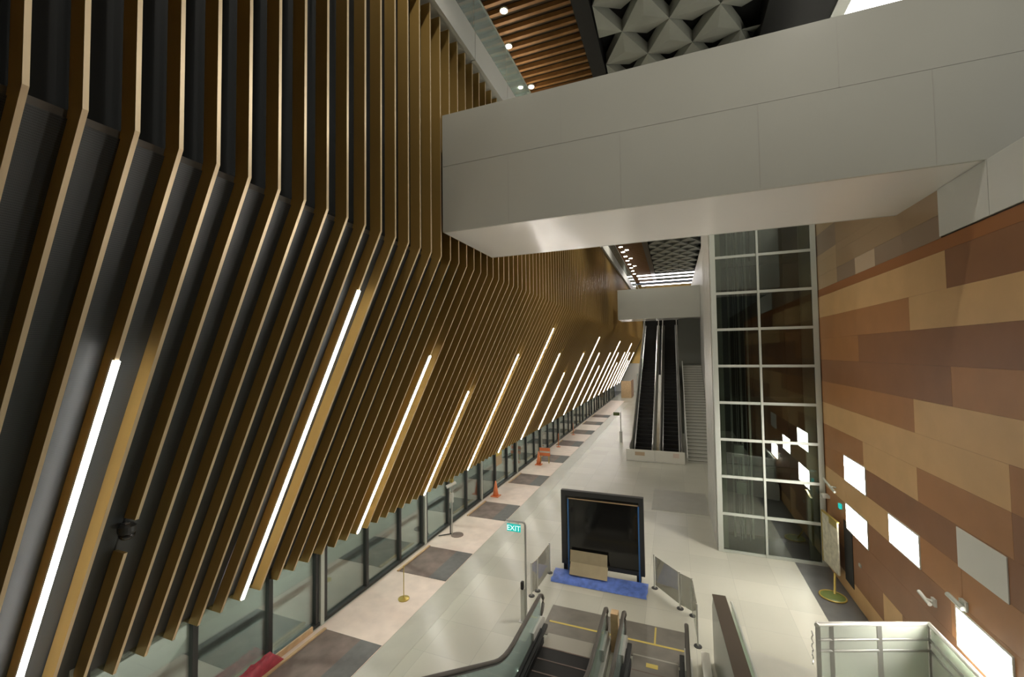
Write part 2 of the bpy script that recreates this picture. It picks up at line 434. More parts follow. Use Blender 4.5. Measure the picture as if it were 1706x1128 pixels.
obj('backing', MB().box((4.56, 11.25, 9.85), (4.8, 16.75, 12.6)), 'brownpanel', wr)
wp = MB()
for a, b in ((9.62, 8.36), (8.35, 7.06), (7.05, 5.8)): wp.box((4.47, b, 8.99), (4.5, a, 9.84))
obj('white_panels', wp, 'w_grey', wr)
def litpanel(y0, y1, z0, z1, lab):
    t = thing('wall_light_panel', lab, 'light', (4.5, (y0+y1)/2, z0), 'bright panels in the wood wall')
    fr = MB(); d = .03
    fr.box((4.48, y0, z0), (4.50, y0+d, z1)).box((4.48, y1-d, z0), (4.50, y1, z1)).box((4.48, y0+d, z0), (4.50, y1-d, z0+d)).box((4.48, y0+d, z1-d), (4.50, y1-d, z1))
    obj('frame', fr, 'w_grey', t)
    obj('diffuser', MB().box((4.485, y0+d, z0+d), (4.4995, y1-d, z1-d)), 'lit', t)
litpanel(13.28, 14.72, 3.24, 3.98, 'white glowing wall panel, uppermost of the pair beside the elevator')
litpanel(13.28, 14.72, 1.88, 2.62, 'white glowing wall panel directly below another beside the elevator')
litpanel(10.83, 12.12, 2.58, 3.25, 'white glowing wall panel alone in the middle of the wood wall')
litpanel(8.40, 9.74, 1.80, 2.50, 'large white glowing wall panel above the stair railing')
tag(obj('unlit_wall_panel', MB().box((4.485, 8.43, 3.23), (4.4995, 9.6, 3.91), 0), 'w_grey'), 'unlit pale grey wall panel above the large glowing one', 'wall panel')
# small wall fittings
def fitting(name, lab, cat, pts, r, m='white'):
    return tag(obj(name, MB().tube(pts, r, 10), m, smooth=False), lab, cat)
t = thing('wall_lamp', 'slim white tube lamp sticking out from the wood wall beside the elevator', 'lamp', (4.5, 15.9, 2.8))
obj('tube', MB().tube([(4.32, 16.0, 2.92), (4.38, 15.2, 2.74)], .035, 12), 'frame', t)
obj('arm', MB().tube([(4.5, 15.5, 2.8), (4.32, 15.5, 2.82)], .025, 8), 'frame', t)
t = thing('wall_bracket', 'short white bracket on the elevator corner post', 'bracket', (4.45, 16.3, 2.3))
obj('arm', MB().box((4.30, 16.05, 2.28), (4.62, 16.34, 2.36)), 'white', t)
obj('cap', MB().lathe((4.36, 16.1, 2.36), [(.07, 0), (.07, .05), (.04, .07)], 14), 'white', t)
t = thing('security_camera', 'white security camera on the brown wall left of the large glowing panel', 'camera', (4.5, 10.4, 2.1))
bd_ = obj('body', MB().tube([(4.40, 10.72, 2.2), (4.40, 10.35, 2.15)], .035, 14), 'white', t)
obj('wall_plate', MB().box((4.46, 10.33, 2.12), (4.50, 10.45, 2.26)), 'white', t)
obj('stalk', MB().tube([(4.47, 10.4, 2.2), (4.40, 10.45, 2.2)], .02, 8), 'white', t)
obj('lens', MB().tube([(4.40, 10.74, 2.203), (4.40, 10.72, 2.2)], .028, 12), 'black', bd_)
t = thing('spotlight', 'grey spotlight on the wall just over the large glowing panel', 'lamp', (4.5, 9.4, 2.62))
obj('body', MB().tube([(4.38, 9.72, 2.68), (4.42, 9.38, 2.62)], .04, 14), 'frame', t)
obj('wall_plate', MB().box((4.45, 9.4, 2.56), (4.50, 9.56, 2.72)), 'frame', t)
tag(obj('wall_switch', MB().box((4.47, 13.8, 1.20), (4.50, 13.92, 1.28)), 'white'), 'tiny white switch plate on the brown wall', 'switch')
t = thing('exit_sign', 'small green exit sign on the wood wall near the elevator', 'sign', (4.5, 15.1, 2.3))
obj('plate', MB().box((4.44, 15.05, 2.30), (4.50, 15.18, 2.44)), 'teal', t)
t = structroot('door_1', (4.5, 14.6, 0), 'narrow dark doorway in the wood wall behind the poster', 'door')
obj('opening', MB().box((4.485, 14.35, .35), (4.50, 14.95, 2.05)), 'black', t)
# poster stand
t = thing('poster_stand', 'yellow framed poster stand with round green base beside the wood wall', 'sign', (4.08, 14.5, 0))
X = Matrix.Translation((4.28, 15.4, 0)) @ Matrix.Rotation(math.radians(6), 4, 'Z')
b = MB(); b.X = X; b.box((-.02, -.5, .42), (.02, .5, 1.95)); po_ = obj('poster', b, 'poster', t)
b = MB(); b.X = X; b.box((-.025, -.5, 1.75), (-.02, -.0, 1.93)).box((-.03, .47, .4), (.03, .52, 1.97)).box((-.03, -.52, 1.93), (.03, .5, 1.97)); obj('frame', b, 'gpost', po_)
obj('post', MB().tube([(4.08, 14.5, .03), (4.2, 14.85, .5)], .028, 10), 'gpost', t)
bs_ = obj('base', MB().lathe((4.02, 14.45, .006), [(.30, 0), (.31, .02), (.24, .05), (.05, .07)], 26), 'green', t)
obj('base_ring', MB().tube([(4.02+.31*math.cos(a*PI/16), 14.45+.31*math.sin(a*PI/16), .03) for a in range(33)], .02, 8, cap=False), 'gpost', bs_)

# ------------------------------------------------------------------ elevator shaft
EX0, EX1, EY0, EY1, ET = 1.29, 4.48, 16.4, 20.6, 17.0
e = thing('elevator_shaft', 'tall glass elevator shaft with pale grey frame beside the wood wall', 'elevator', (2.9, 18.5, 0))
obj('corner_post', MB().box((EX0, EY0, 0), (EX0+.17, EY0+.22, ET)), 'frame', e, .01)
obj('corner_post', MB().box((EX1-.16, EY0, 0), (EX1, EY0+.25, ET)), 'frame', e, .01)
obj('corner_post', MB().box((EX0, EY1-.2, 0), (EX0+.2, EY1, ET)), 'frame', e)
obj('corner_post', MB().box((EX1-.2, EY1-.2, 0), (EX1, EY1, ET)), 'frame', e)
obj('inner_post', MB().box((EX0+.17, EY0+.12, .1), (EX0+.34, EY0+.2, ET)), 'greenpanel', e)
obj('inner_post', MB().box((EX1-.46, EY0+.12, .1), (EX1-.16, EY0+.2, ET)), 'greenpanel', e)
obj('mullion', MB().box((2.735, EY0-.05, .04), (2.80, EY0+.06, ET)), 'frame', e)
zs = [.05]+[1.33+1.285*k for k in range(13)]
for k, z in enumerate(zs):
    if z > ET: break
    obj('transom', MB().box((EX0+.17, EY0-.015, z-.045), (EX1-.16, EY0+.06, z+.045)), 'frame', e)
    obj('side_beam', MB().box((EX0+.02, EY0+.22, z-.06), (EX0+.1, EY1-.2, z+.06)), 'steel2', e)
    z2 = (zs+[ET])[k+1] if k+1 < len(zs) else ET
    for xa, xb in ((EX0+.17, 2.735), (2.80, EX1-.16)):
        obj('glass_pane', MB().box((xa, EY0+.02, z+.045), (xb, EY0+.03, z2-.045)), 'g_shaft', e)
    if k % 2 == 0:
        obj('cross_beam', MB().box((EX0+.2, EY0+1.5, z-.1), (EX1-.2, EY0+1.62, z+.08)), 'brown_beam', e)
sd = MB()
for k in range(6): sd.box((EX0-.02, EY0+.26+k*.64, 0), (EX0+.02, EY0+.26+k*.64+.58, ET))
obj('side_cladding', sd, 'steel2', e)
obj('back_panel', MB().box((EX0+.1, EY1-.25, 0), (EX1-.1, EY1-.2, ET)), 'shaft', e)
obj('pit_floor', MB().box((EX0+.1, EY0+.22, .012), (EX1-.1, EY1-.25, .03)), 'shaft', e)
obj('side_panel', MB().box((EX1-.12, EY0+.25, 0), (EX1-.06, EY1-.2, ET)), 'shaft', e)
obj('side_panel', MB().box((EX0+.12, EY0+.25, 0), (EX0+.16, EY1-.2, ET)), 'shaft', e)
for x in (1.72, 1.98, 2.32, 2.58):
    obj('guide_rail', MB().box((x-.03, EY0+1.3, .05), (x+.03, EY0+1.4, ET)), 'steel2', e)
for x in (2.12, 2.18, 2.44):
    obj('cable', MB().tube([(x, EY0+1.1, .05), (x, EY0+1.1, ET)], .012, 6), 'steel', e)
obj('counterweight', MB().box((2.9, EY0+2.2, 3), (3.3, EY0+2.5, ET)), 'brown_beam', e)
for z, x in ((3.1, 2.15), (1.75, 2.2)):
    obj('service_box', MB().box((x-.16, EY0+1.0, z), (x+.16, EY0+1.25, z+.42)), 'frame', e)

# wall and stair beyond the shaft
st = thing('staircase', 'pale concrete stairs climbing beside the far escalators', 'stairs', (1.5, 28.6, 0))
sb = MB(); ns = MB()
for k in range(34):
    y = 28.6+.29*k; z = .172*k
    sb.box((.68, y, 0), (2.12, y+.29, z+.172)); ns.box((.68, y-.012, z+.115), (2.12, y, z+.172))
fl_ = obj('flight', sb, 'stair', st); obj('nosing', ns, 'nosing', fl_)
obj('stringer', MB().prism([(28.5, .0), (28.5, .32), (38.4, 6.2), (38.4, 5.7)], 0, .62, .68), 'steel2', st)
struct('wall_stair', MB().box((2.14, 21.5, 0), (2.5, 60, 15)), 'steel2', 'grey wall on the right of the far stairs', 'wall')
struct('wall_upper_landing', MB().box((-3.1, 48, 4.5), (2.14, 48.3, 11)), 'black', 'black wall behind the head of the far escalators', 'wall')
struct('wall_landing', MB().box((.4, 38.6, 0), (2.14, 39, 9.8)), 'greywall', 'dark grey wall above the head of the far stairs', 'wall')

# ------------------------------------------------------------------ bridges
def bridge(name, lab, x0, x1, y0, y1, z0, z1, seams, zmid):
    t = thing(name, lab, 'bridge', ((x0+x1)/2, (y0+y1)/2, z0))
    obj('side_cladding', MB().box((x0, y0, z0), (x1, y0+.06, z1)), 'white', t)
    obj('side_cladding', MB().box((x0, y1-.06, z0), (x1, y1, z1)), 'white', t)
    obj('underside', MB().box((x0, y0+.06, z0+.0), (x1, y1-.06, z0+.06)), 'soffit', t)
    obj('end_panel', MB().box((x0, y0+.06, z0+.06), (x0+.05, y1-.06, z1)), 'white', t)
    obj('deck', MB().box((x0+.05, y0+.06, z0+1.2), (x1, y1-.06, z0+1.4)), 'paint', t)
    obj('coping', MB().box((x0, y0, z1), (x1, y0+.12, z1+.03)), 'white', t)
    s = MB()
    for x, a, b in seams: s.box((x, y0-.003, a), (x+.008, y0, b))
    s.box((x0, y0-.003, zmid), (x1, y0, zmid+.008))
    obj('joint_line', s, 'seam', t)
    return t
bridge('sky_bridge', 'large white clad bridge crossing overhead close to the viewpoint', -4.95, 8.5, 8.37, 11.2, 9.85, 12.6,
       [(-3.3, 9.85, 11.4), (-.9, 9.85, 11.4), (1.5, 9.85, 11.4), (3.9, 9.85, 11.4), (2.7, 11.4, 12.6), (-2.1, 11.4, 12.6)], 11.4)
bridge('sky_bridge', 'small distant white bridge at the head of the far escalators', -4.5, 2.12, 37.4, 40, 9.85, 12.45, [(-1.2, 9.85, 12.45)], 11.3)

# ------------------------------------------------------------------ upper balcony on the left
bl = thing('balcony', 'grey edged upper balcony with glass balustrade above the gold fins', 'balcony', (-8, 35, 15.1))
obj('slab', MB().box((-14, Y0, 15.1), (-4.98, Y1, 15.8)), 'paint', bl)
fa = MB()
y = -2.0
while y < 76: fa.box((-4.97, y+.012, 15.05), (-4.86, y+2.4-.012, 15.85)); y += 2.4
obj('fascia', fa, 'paint', bl)
y = -2.0
rail = MB().box((-4.93, -2, 17.02), (-4.87, 76, 17.06))
obj('top_rail', rail, 'frame', bl)
while y < 62:
    obj('glass_panel', MB().box((-4.905, y+.03, 15.86), (-4.89, y+2.37, 17.02)), 'g_balc', bl)
    obj('baluster', MB().box((-4.98, y-.02, 15.8), (-4.91, y+.02, 17.02)), 'frame', bl)
    y += 2.4
struct('wall_upper_left', MB().box((-14.3, Y0, 15), (-14, Y1, 19)), 'paint', 'pale back wall of the upper balcony', 'wall')

# ------------------------------------------------------------------ ceiling
CZ = 18.5
ce = structroot('ceiling', (0, 35, CZ), 'high ceiling of timber slats and grey pyramids', 'ceiling')
obj('slab', MB().box((-14.3, Y0, CZ+.75), (13.3, Y1, CZ+.95)), 'black', ce)
w = MB(); y = 5.0
while y < 72: w.box((-14, y, CZ), (-2.85, y+.12, CZ+.16)); y += .42
obj('timber_slats', w, 'wood', ce)
obj('timber_backing', MB().box((-14, 5, CZ+.2), (-2.85, 72, CZ+.24)), 'brownpanel', ce)
obj('edge_channel', MB().box((-2.85, 4, CZ-.05), (-2.3, 72, CZ+.7)), 'black', ce)
obj('edge_channel', MB().box((3.2, 4, CZ-.05), (5.3, 72, CZ+.7)), 'black', ce)
p = MB(); sx, sy = 1.6, 1.52
r = 0; y = 6.0
while y < 70:
    ox = -2.25+(0 if r % 2 == 0 else -.8)
    for c in range(5):
        xa = ox+c*sx; xb = xa+sx; xm = (xa+xb)/2
        if xa < -3.2 or xb > 4.0: continue
        cl = lambda x: max(-2.28, min(3.18, x))
        A, B, T = (cl(xa), y+sy, CZ+.1), (cl(xb), y+sy, CZ+.1), (cl(xm), y, CZ+.1)
        mm = (cl(xm), y+sy*.62, CZ+.0)
        u = .55
        A2, B2, T2 = (A[0], A[1], CZ+u), (B[0], B[1], CZ+u), (T[0], T[1], CZ+u)
        p.add([A, B, T, mm, A2, B2, T2], [(0, 3, 2), (3, 1, 2), (0, 1, 3), (0, 2, 6, 4), (2, 1, 5, 6), (1, 0, 4, 5)])
        # sloped infill of the recess between neighbours
        q = [(cl(xm), y, CZ+.1), (cl(xm+sx), y, CZ+.1), (cl(xb), y+sy*.80, CZ+.70)]
        p.add(q, [(0, 1, 2)])
    y += sy; r += 1
obj('pyramid_tiles', p, 'pyr', ce)
sk = thing('skylight', 'bright white glowing ceiling panel above the right end of the near bridge', 'light', (7.4, 14, CZ-.05))
obj('diffuser', MB().box((5.7, 9, CZ-.03), (9.2, 19, CZ)), 'sky', sk)
fr = MB()
fr.box((5.3, 8.8, CZ-.1), (5.7, 19.2, CZ+.05)).box((9.2, 8.8, CZ-.1), (9.4, 19.2, CZ+.05)).box((5.7, 8.8, CZ-.1), (9.2, 9, CZ+.05)).box((5.7, 19, CZ-.1), (9.2, 19.2, CZ+.05))
obj('frame', fr, 'paint', sk)
struct('wall_upper_right', MB().box((13, Y0, 12.4), (13.3, Y1, 19.2)), 'paint', 'pale upper wall beyond the bridge on the right', 'wall')
struct('floor_upper', MB().box((4.6, 11.3, 12.3), (13, Y1, 12.6)), 'paint', 'upper level floor beyond the near bridge', 'floor')

# downlights under the timber ceiling
DL = [(-5.0, 12.5), (-5.45, 14.05), (-5.42, 16.6), (-5.85, 16.45)] + [(-5.1, 46.1+2.4*k) for k in range(8)] + [(-4.62, 47.7), (-4.62, 52.2), (-4.55, 57)]
DW = ['above the balcony corner, nearest of all', 'second nearest over the balcony glass', 'just above the near bridge', 'smaller, just above the near bridge beside another']
for i, (x, y) in enumerate(DL):
    if i < 4: lab = 'small bright ceiling downlight '+DW[i]
    elif i < 12: lab = f'tiny far downlight over the balcony, {ORD[i-4]} of the longer row'
    else: lab = f'tiny far downlight over the balcony, {ORD[i-12]} of the shorter row'
    t = thing('downlight', lab, 'light', (x, y, CZ-.06), 'downlights in the timber ceiling')
    s = .11 if i < 4 else .2
    obj('trim_ring', MB().lathe((x, y, CZ-.06), [(s+.03, 0), (s+.03, .058), (s, .058)], 18), 'frame', t)
    obj('lens', MB().lathe((x, y, CZ-.075), [(s*.8, 0), (s, .013)], 18), 'down', t)
for i, (y, n) in enumerate(((64.5, 'nearest'), (67.2, 'second'), (70.6, 'third'), (74.4, 'farthest'))):
    t = thing('ceiling_line_light', f'long white ceiling light line across the far end, {n} of four', 'light', (-.4, y, CZ-.2), 'light lines across the far ceiling')
    obj('housing', MB().box((-4.9, y-.3, CZ-.1), (4.1, y+.3, CZ-.02)), 'white', t)
    obj('diffuser', MB().box((-4.85, y-.28, CZ-.16), (4.05, y+.28, CZ-.1)), 'strip', t)

# ------------------------------------------------------------------ escalators
def escalator(lab, x0, x1, yb, sgn, rise, glassy, ymark=2.65):
    """local s runs up the incline from the newel at s=0; world y = yb + sgn*s"""
    Yw = lambda s: yb+sgn*s
    tan = math.tan(math.radians(30)); s1 = ymark; L = s1+rise/tan; s2 = L; s3 = L+1.6
    t = thing('escalator', lab, 'escalator', ((x0+x1)/2, Yw(0), 0))
    def line(off_, smooth_=True):
        pts = [(0.55, off_)]
        for q in (-.5, -.25, 0, .25, .5): pts.append((s1+q, off_+max(0, tan*(q+.5)**2/2)))
        pts += [(s2, off_+rise), (s3, off_+rise)]
        return pts
    def solid(nm, xa, xb, lo, hi, m, s_lo=.25, par=t):
        a = line(lo); b_ = line(hi); a[0] = (s_lo, lo); b_[0] = (s_lo, hi)
        mb = MB(); n = len(a)
        for i in range(n-1):
            q = [a[i], a[i+1], b_[i+1], b_[i]]
            vs = [(xa, Yw(p_[0]), p_[1]) for p_ in q]+[(xb, Yw(p_[0]), p_[1]) for p_ in q]
            fs = [(0, 1, 2, 3), (7, 6, 5, 4), (0, 4, 5, 1), (2, 6, 7, 3)]
            if i == 0: fs.append((0, 3, 7, 4))
            if i == n-2: fs.append((1, 5, 6, 2))
            mb.add(vs, fs)
        return obj(nm, mb, m, par)
    for x, d in ((x0, 1), (x1, -1)):
        pts = [(x, Yw(.30), .42), (x, Yw(.14), .48), (x, Yw(.06), .60), (x, Yw(.06), .74), (x, Yw(.14), .86), (x, Yw(.30), .94)]
        for s_, z_ in line(.95)[0:]: pts.append((x, Yw(s_), z_))
        obj('handrail', MB().tube(pts, .042, 10, flat=.8), 'rubber' if glassy else 'greyrub', t, smooth=True)
        solid('balustrade', x-.008, x+.008, .22, .915, 'g_bal' if glassy else 'greenpanel', .30)
        solid('guide_profile', x-.028, x+.028, .885, .91, 'steel', .28)
        xi = x+d*.16; xo = x-d*.10
        solid('skirt', min(xi, xi+d*.02), max(xi, xi+d*.02), -.25, .14, 'black', .6)
        solid('inner_deck', min(x, xi), max(x, xi), .14, .21, 'char' if glassy else 'steel', .2)
        bsh = solid('brush_strip', min(x+d*.03, x+d*.10), max(x+d*.03, x+d*.10), .20, .27, 'black', .5)
        solid('outer_deck', min(x, xo), max(x, xo), -.02, .20, 'steel2', .2)
        obj('newel_cover', MB().prism([(Yw(.10), .0), (Yw(.10), .30), (Yw(.3), .44), (Yw(1.0), .44), (Yw(1.0), 0)], 0, x-.06, x+.06), 'steel2', t, .01)
    xi0, xi1 = x0+.19, x1-.19
    stp = MB(); g = MB(); dep = .40; k = 0; s = .75
    while s < L-.2:
        z = max(0, (s+dep*.5-s1+.2)*tan); z = min(z, rise)
        zn = max(0, (s+dep*1.5-s1+.2)*tan)
        stp.box((xi0, min(Yw(s), Yw(s+dep)), max(.004, z-.30)), (xi1, max(Yw(s), Yw(s+dep)), z+.03))
        g.box((xi0, min(Yw(s), Yw(s+.03)), z+.03), (xi1, max(Yw(s), Yw(s+.03)), z+.036))
        s += dep; k += 1
    sp_ = obj('steps', stp, 'tread', t); obj('step_edges', g, 'matbrown' if glassy else 'tread', sp_)
    obj('comb_plate', MB().box((xi0, min(Yw(.25), Yw(.75)), .014), (xi1, max(Yw(.25), Yw(.75)), .03)), 'comb', t)
    tr = line(-.75); tr[0] = (s1+1.0, -.0)
    mb = MB(); a = [(s1+1.25, 0), (s2, rise-.75), (s3, rise-.75)]; b_ = [(s1+1.25, .3), (s2, rise-.1), (s3, rise-.1)]
    for i in range(2):
        q = [a[i], a[i+1], b_[i+1], b_[i]]
        vs = [(x0-.09, Yw(p_[0]), p_[1]) for p_ in q]+[(x1+.09, Yw(p_[0]), p_[1]) for p_ in q]
        mb.add(vs, [(0, 1, 2, 3), (7, 6, 5, 4), (0, 4, 5, 1), (2, 6, 7, 3), (0, 3, 7, 4), (1, 5, 6, 2)])
    obj('truss', mb, 'steel2', t)
    return t
escalator('near escalator with dark steps at the bottom centre, left one of the near pair', -3.28, -1.66, 10.45, -1, 3.6, True)
escalator('near escalator with covered steps at the bottom centre, right one of the near pair', -1.24, .11, 10.45, -1, 3.6, True)
escalator('long dark escalator rising to the distant bridge, left one of the far pair', -2.85, -1.42, 28.5, 1, 9.6, False, 1.8)
escalator('long dark escalator rising to the distant bridge, right one of the far pair', -1.0, .33, 28.5, 1, 9.6, False, 1.8)
struct('trim_6', MB().box((-3.3, 10.15, 0), (.15, 11.4, .012)), 'plate', 'grey landing plates at the foot of the near escalators', 'landing plate')
tag(obj('floor_tape', MB().box((-3.2, 10.66, .012), (.12, 10.72, .015)), 'yellow'), 'yellow tape line across the landing of the near escalators', 'tape')
tag(obj('floor_tape', MB().box((-.62, 10.72, .012), (-.58, 11.35, .015)), 'yellow'), 'short yellow tape line running away from the near escalators', 'tape')
tag(obj('floor_tape', MB().box((-.75, 9.85, .034), (-.5, 9.98, .038)), 'yellow'), 'small yellow scrap on the right near escalator landing', 'tape')
struct('trim_7', MB().box((-1.05, 9.2, .015), (-.09, 10.15, .034)), 'plate', 'grey brown cover plate over the lower steps of the right near escalator', 'cover plate')
# white barricade at the far escalators
t = thing('barricade', 'low white barricade boards across the foot of the far escalators', 'barricade', (-1.3, 28.2, 0))
for a, b in ((-3.05, -1.3), (-1.28, .48)):
    obj('board', MB().box((a, 28.12, .02), (b, 28.18, .72)), 'endwall', t)
obj('notice', MB().box((-2.5, 28.11, .35), (-1.9, 28.12, .58)), 'p_pale', t)
obj('notice', MB().box((-.2, 28.11, .35), (.15, 28.12, .62)), 'pinkish', t)
obj('foot', MB().box((-3.05, 28.0, 0), (.48, 28.3, .03)), 'steel2', t)

# ------------------------------------------------------------------ black board with blue sheet and cardboard
t = thing('display_board', 'large black glossy board standing behind the near escalators', 'board', (-2.25, 13.32, 0))
obj('panel', MB().box((-3.38, 13.27, .36), (-1.1, 13.31, 2.45)), 'board', t)
fr = MB().box((-3.52, 13.24, .26), (-3.36, 13.40, 2.58)).box((-1.12, 13.24, .26), (-.97, 13.40, 2.58)).box((-3.36, 13.24, 2.43), (-1.12, 13.40, 2.58)).box((-3.36, 13.24, .26), (-1.12, 13.40, .38))
obj('frame', fr, 'dark', t)
obj('blue_strip', MB().box((-3.31, 13.22, .02), (-3.27, 13.245, 2.36)), 'bluet', t)
obj('blue_strip', MB().box((-1.14, 13.22, .02), (-1.10, 13.245, 2.36)), 'bluet', t)
obj('top_strip', MB().box((-3.31, 13.22, 2.33), (-1.10, 13.245, 2.36)), 'p_tan', t)
for x in (-3.4, -1.15): obj('foot', MB().box((x-.06, 13.25, .0), (x+.06, 13.6, .28)), 'black', t)
vs = []; fs = []; N = 16
for a in range(N):
    for b in range(6):
        u, v = a/(N-1), b/5
        vs.append((-3.72+u*2.82+.04*random.uniform(-1, 1), 12.52+v*.66, .01+(.05*random.random() if 0 < b < 5 else 0)+.10*v))
for a in range(N-1):
    for b in range(5): fs.append((a*6+b, (a+1)*6+b, (a+1)*6+b+1, a*6+b+1))
tag(obj('plastic_sheet', MB().add(vs, fs), 'blue', smooth=True), 'crumpled blue plastic sheet on the floor before the black board', 'sheet')
t = thing('cardboard_sheet', 'tan folded cardboard leaning on the black board above the blue sheet', 'cardboard', (-2.65, 13.0, .1))
obj('upper_flap', MB().prism([(13.10, .42), (13.16, .76), (13.17, .76), (13.11, .42)], 0, -3.22, -2.06), 'card', t)
obj('lower_flap', MB().prism([(12.88, .13), (13.10, .42), (13.11, .42), (12.89, .13)], 0, -3.20, -2.04), 'card', t)

# ------------------------------------------------------------------ exit post
t = thing('sign_post', 'grey post with an arm and hanging teal exit sign left of the near escalators', 'sign', (-3.77, 10.48, 0))
obj('post', MB().tube([(-3.77, 10.48, 0), (-3.77, 10.48, 2.48), (-3.79, 10.48, 2.52), (-3.84, 10.48, 2.54), (-4.3, 10.48, 2.54)], .028, 10), 'steel', t)
plate_ = obj('sign_plate', MB().box((-4.28, 10.46, 2.27), (-3.90, 10.49, 2.46)), 'teal', t)
for x in (-4.22, -3.96): obj('hanger', MB().box((x-.008, 10.47, 2.46), (x+.008, 10.48, 2.54)), 'steel', t)
fc = bpy.data.curves.new('exit_text', 'FONT'); fc.body = 'EXIT'; fc.size = .19; fc.extrude = .002; fc.align_x = 'CENTER'
fc.materials.append(M['teal_t']); tmp = bpy.data.objects.new('tmp', fc); COL.objects.link(tmp)
bpy.context.view_layer.update()
me_t = bpy.data.meshes.new_from_object(tmp.evaluated_get(bpy.context.evaluated_depsgraph_get())); bpy.data.objects.remove(tmp)
fo = bpy.data.objects.new('lettering', me_t); COL.objects.link(fo); fo.parent = plate_
fo.location = (-4.09+3.77, 10.457-10.48, 2.30); fo.rotation_euler = (PI/2, 0, 0)
obj('reader_box', MB().box((-3.90, 10.40, 0), (-3.80, 10.52, .82)), 'steel2', t, .01)
obj('hand_grip', MB().box((-3.90, 10.40, .82), (-3.82, 10.50, 1.02)), 'black', t, .02)
obj('base_plate', MB().box((-3.95, 10.36, 0), (-3.65, 10.6, .015)), 'steel', t)

# screens beside the board
def screen(lab, pts, z0, z1, n):
    t = thing('barrier_screen', lab, 'screen', (pts[0][0], pts[0][1], 0))
    for (xa, ya), (xb, yb) in zip(pts[:-1], pts[1:]):
        d = Vector((xb-xa, yb-ya, 0)); nrm = Vector((-d.y, d.x, 0)).normalized()*.012
        a = Vector((xa, ya, 0))+d*.05; b = Vector((xb, yb, 0))-d*.05
        vs = [a-nrm, b-nrm, b+nrm, a+nrm]
        vs = [(v.x, v.y, z0) for v in vs]+[(v.x, v.y, z1) for v in vs]
        obj('panel', MB().add(vs, [(0, 3, 2, 1), (4, 5, 6, 7), (0, 1, 5, 4), (1, 2, 6, 5), (2, 3, 7, 6), (3, 0, 4, 7)]), 'g_smoke', t)
    for x, y in pts:
        obj('post', MB().tube([(x, y, 0), (x, y, z1+.04)], .022, 10), 'steel2', t)
        obj('foot', MB().lathe((x, y, 0), [(.09, 0), (.09, .012), (.03, .02)], 16), 'dark', t)
    return t
screen('low clear screen on posts right of the black board', [(-.70, 13.22), (-.01, 12.42), (.30, 12.2), (.36, 11.0)], .12, .95, 3)
screen('low clear screen on posts left of the black board', [(-4.0, 11.6), (-3.92, 11.9), (-3.86, 13.0)], .1, .9, 2)

# parapet right of the near escalators
X = Matrix.Translation((.80, 10.5, 0)) @ Matrix.Rotation(math.radians(3.2), 4, 'Z')
t = thing('parapet', 'tall slab parapet with dark sloping top right of the near escalators', 'parapet', (.8, 9.2, 0))
b = MB(); b.X = X; b.prism([(.05, 0), (.12, 1.22), (-.12, 1.58), (-3.2, 1.62), (-3.2, 0)], 0, -.13, .10); obj('body', b, 'greenpanel', t)
b = MB(); b.X = X; b.prism([(-.12, 1.585), (-3.2, 1.625), (-3.2, 1.655), (-.12, 1.615)], 0, -.15, .12); obj('coping', b, 'brownpanel', t)
b = MB(); b.X = X; b.prism([(-.3, 0), (-.3, 1.56), (-3.2, 1.56), (-3.2, 0)], 0, .20, .22); obj('side_glass', b, 'g_rail', t)
b = MB(); b.X = X; b.prism([(-.27, 1.56), (-.27, 1.60), (-3.2, 1.60), (-3.2, 1.56)], 0, .19, .23); obj('glass_cap', b, 'frame', t)
tag(obj('carton', MB().box((-1.54, 10.1, 0), (-1.37, 10.3, .88)), 'timber'), 'slim tan carton standing between the handrails of the two near escalators', 'box')
# white stacked boxes beside the parapet base
for k, (y, z) in enumerate(((10.25, .28), (9.88, .34), (9.51, .40))):
    tag(obj('white_box', MB().box((.40, y-.165, .0), (.57, y+.165, z)), 'endwall'), f'small white box on the floor between escalator and parapet, {ORD[k]} from the far end', 'box', 'white boxes by the parapet')

# ------------------------------------------------------------------ stair landing and railing (right foreground)
struct('stair_landing', MB().prism([(2.3, 9.36), (4.42, 10.16), (4.42, 7.0), (2.3, 7.0)], 2, 0, .72), 'stair', 'raised stair landing beside the wood wall', 'landing')
t = thing('stair_railing', 'glass railing with steel posts around the raised stair landing', 'railing', (3.4, 9.8, .72))
Lc, Rc, Re = Vector((2.36, 9.42, 0)), Vector((4.28, 10.12, 0)), Vector((4.32, 7.2, 0)); Ls = Vector((2.36, 7.4, 0))
obj('top_rail', MB().tube([(Lc.x-.02, Lc.y-.05, 1.9), (Lc.x, Lc.y, 1.9), (Rc.x, Rc.y, 1.9), (Re.x, Re.y, 1.9)], .04, 10), 'steel2', t)
for z in (1.62, 1.42):
    obj('mid_rail', MB().tube([(Lc.x, Lc.y, z), (Rc.x, Rc.y, z), (Re.x, Re.y, z)], .028, 8), 'railsteel', t)
for f_ in (0, .12, .55, 1.0):
    q = Lc.lerp(Rc, f_); obj('post', MB().box((q.x-.03, q.y-.02, .72), (q.x+.04, q.y+.02, 1.88)), 'railsteel', t)
for f_ in (.5,):
    q = Rc.lerp(Re, f_); obj('post', MB().box((q.x-.03, q.y-.03, .72), (q.x+.03, q.y+.03, 1.88)), 'railsteel', t)
def pane(a, b):
    d = (b-a); n_ = Vector((-d.y, d.x, 0)).normalized()*.006; a = a+d.normalized()*.05; b = b-d.normalized()*.05
    vs = [a-n_, b-n_, b+n_, a+n_]; vs = [(v.x, v.y, .78) for v in vs]+[(v.x, v.y, 1.86) for v in vs]
    obj('glass_pane', MB().add(vs, [(0, 3, 2, 1), (4, 5, 6, 7), (0, 1, 5, 4), (1, 2, 6, 5), (2, 3, 7, 6), (3, 0, 4, 7)]), 'g_rail', t)
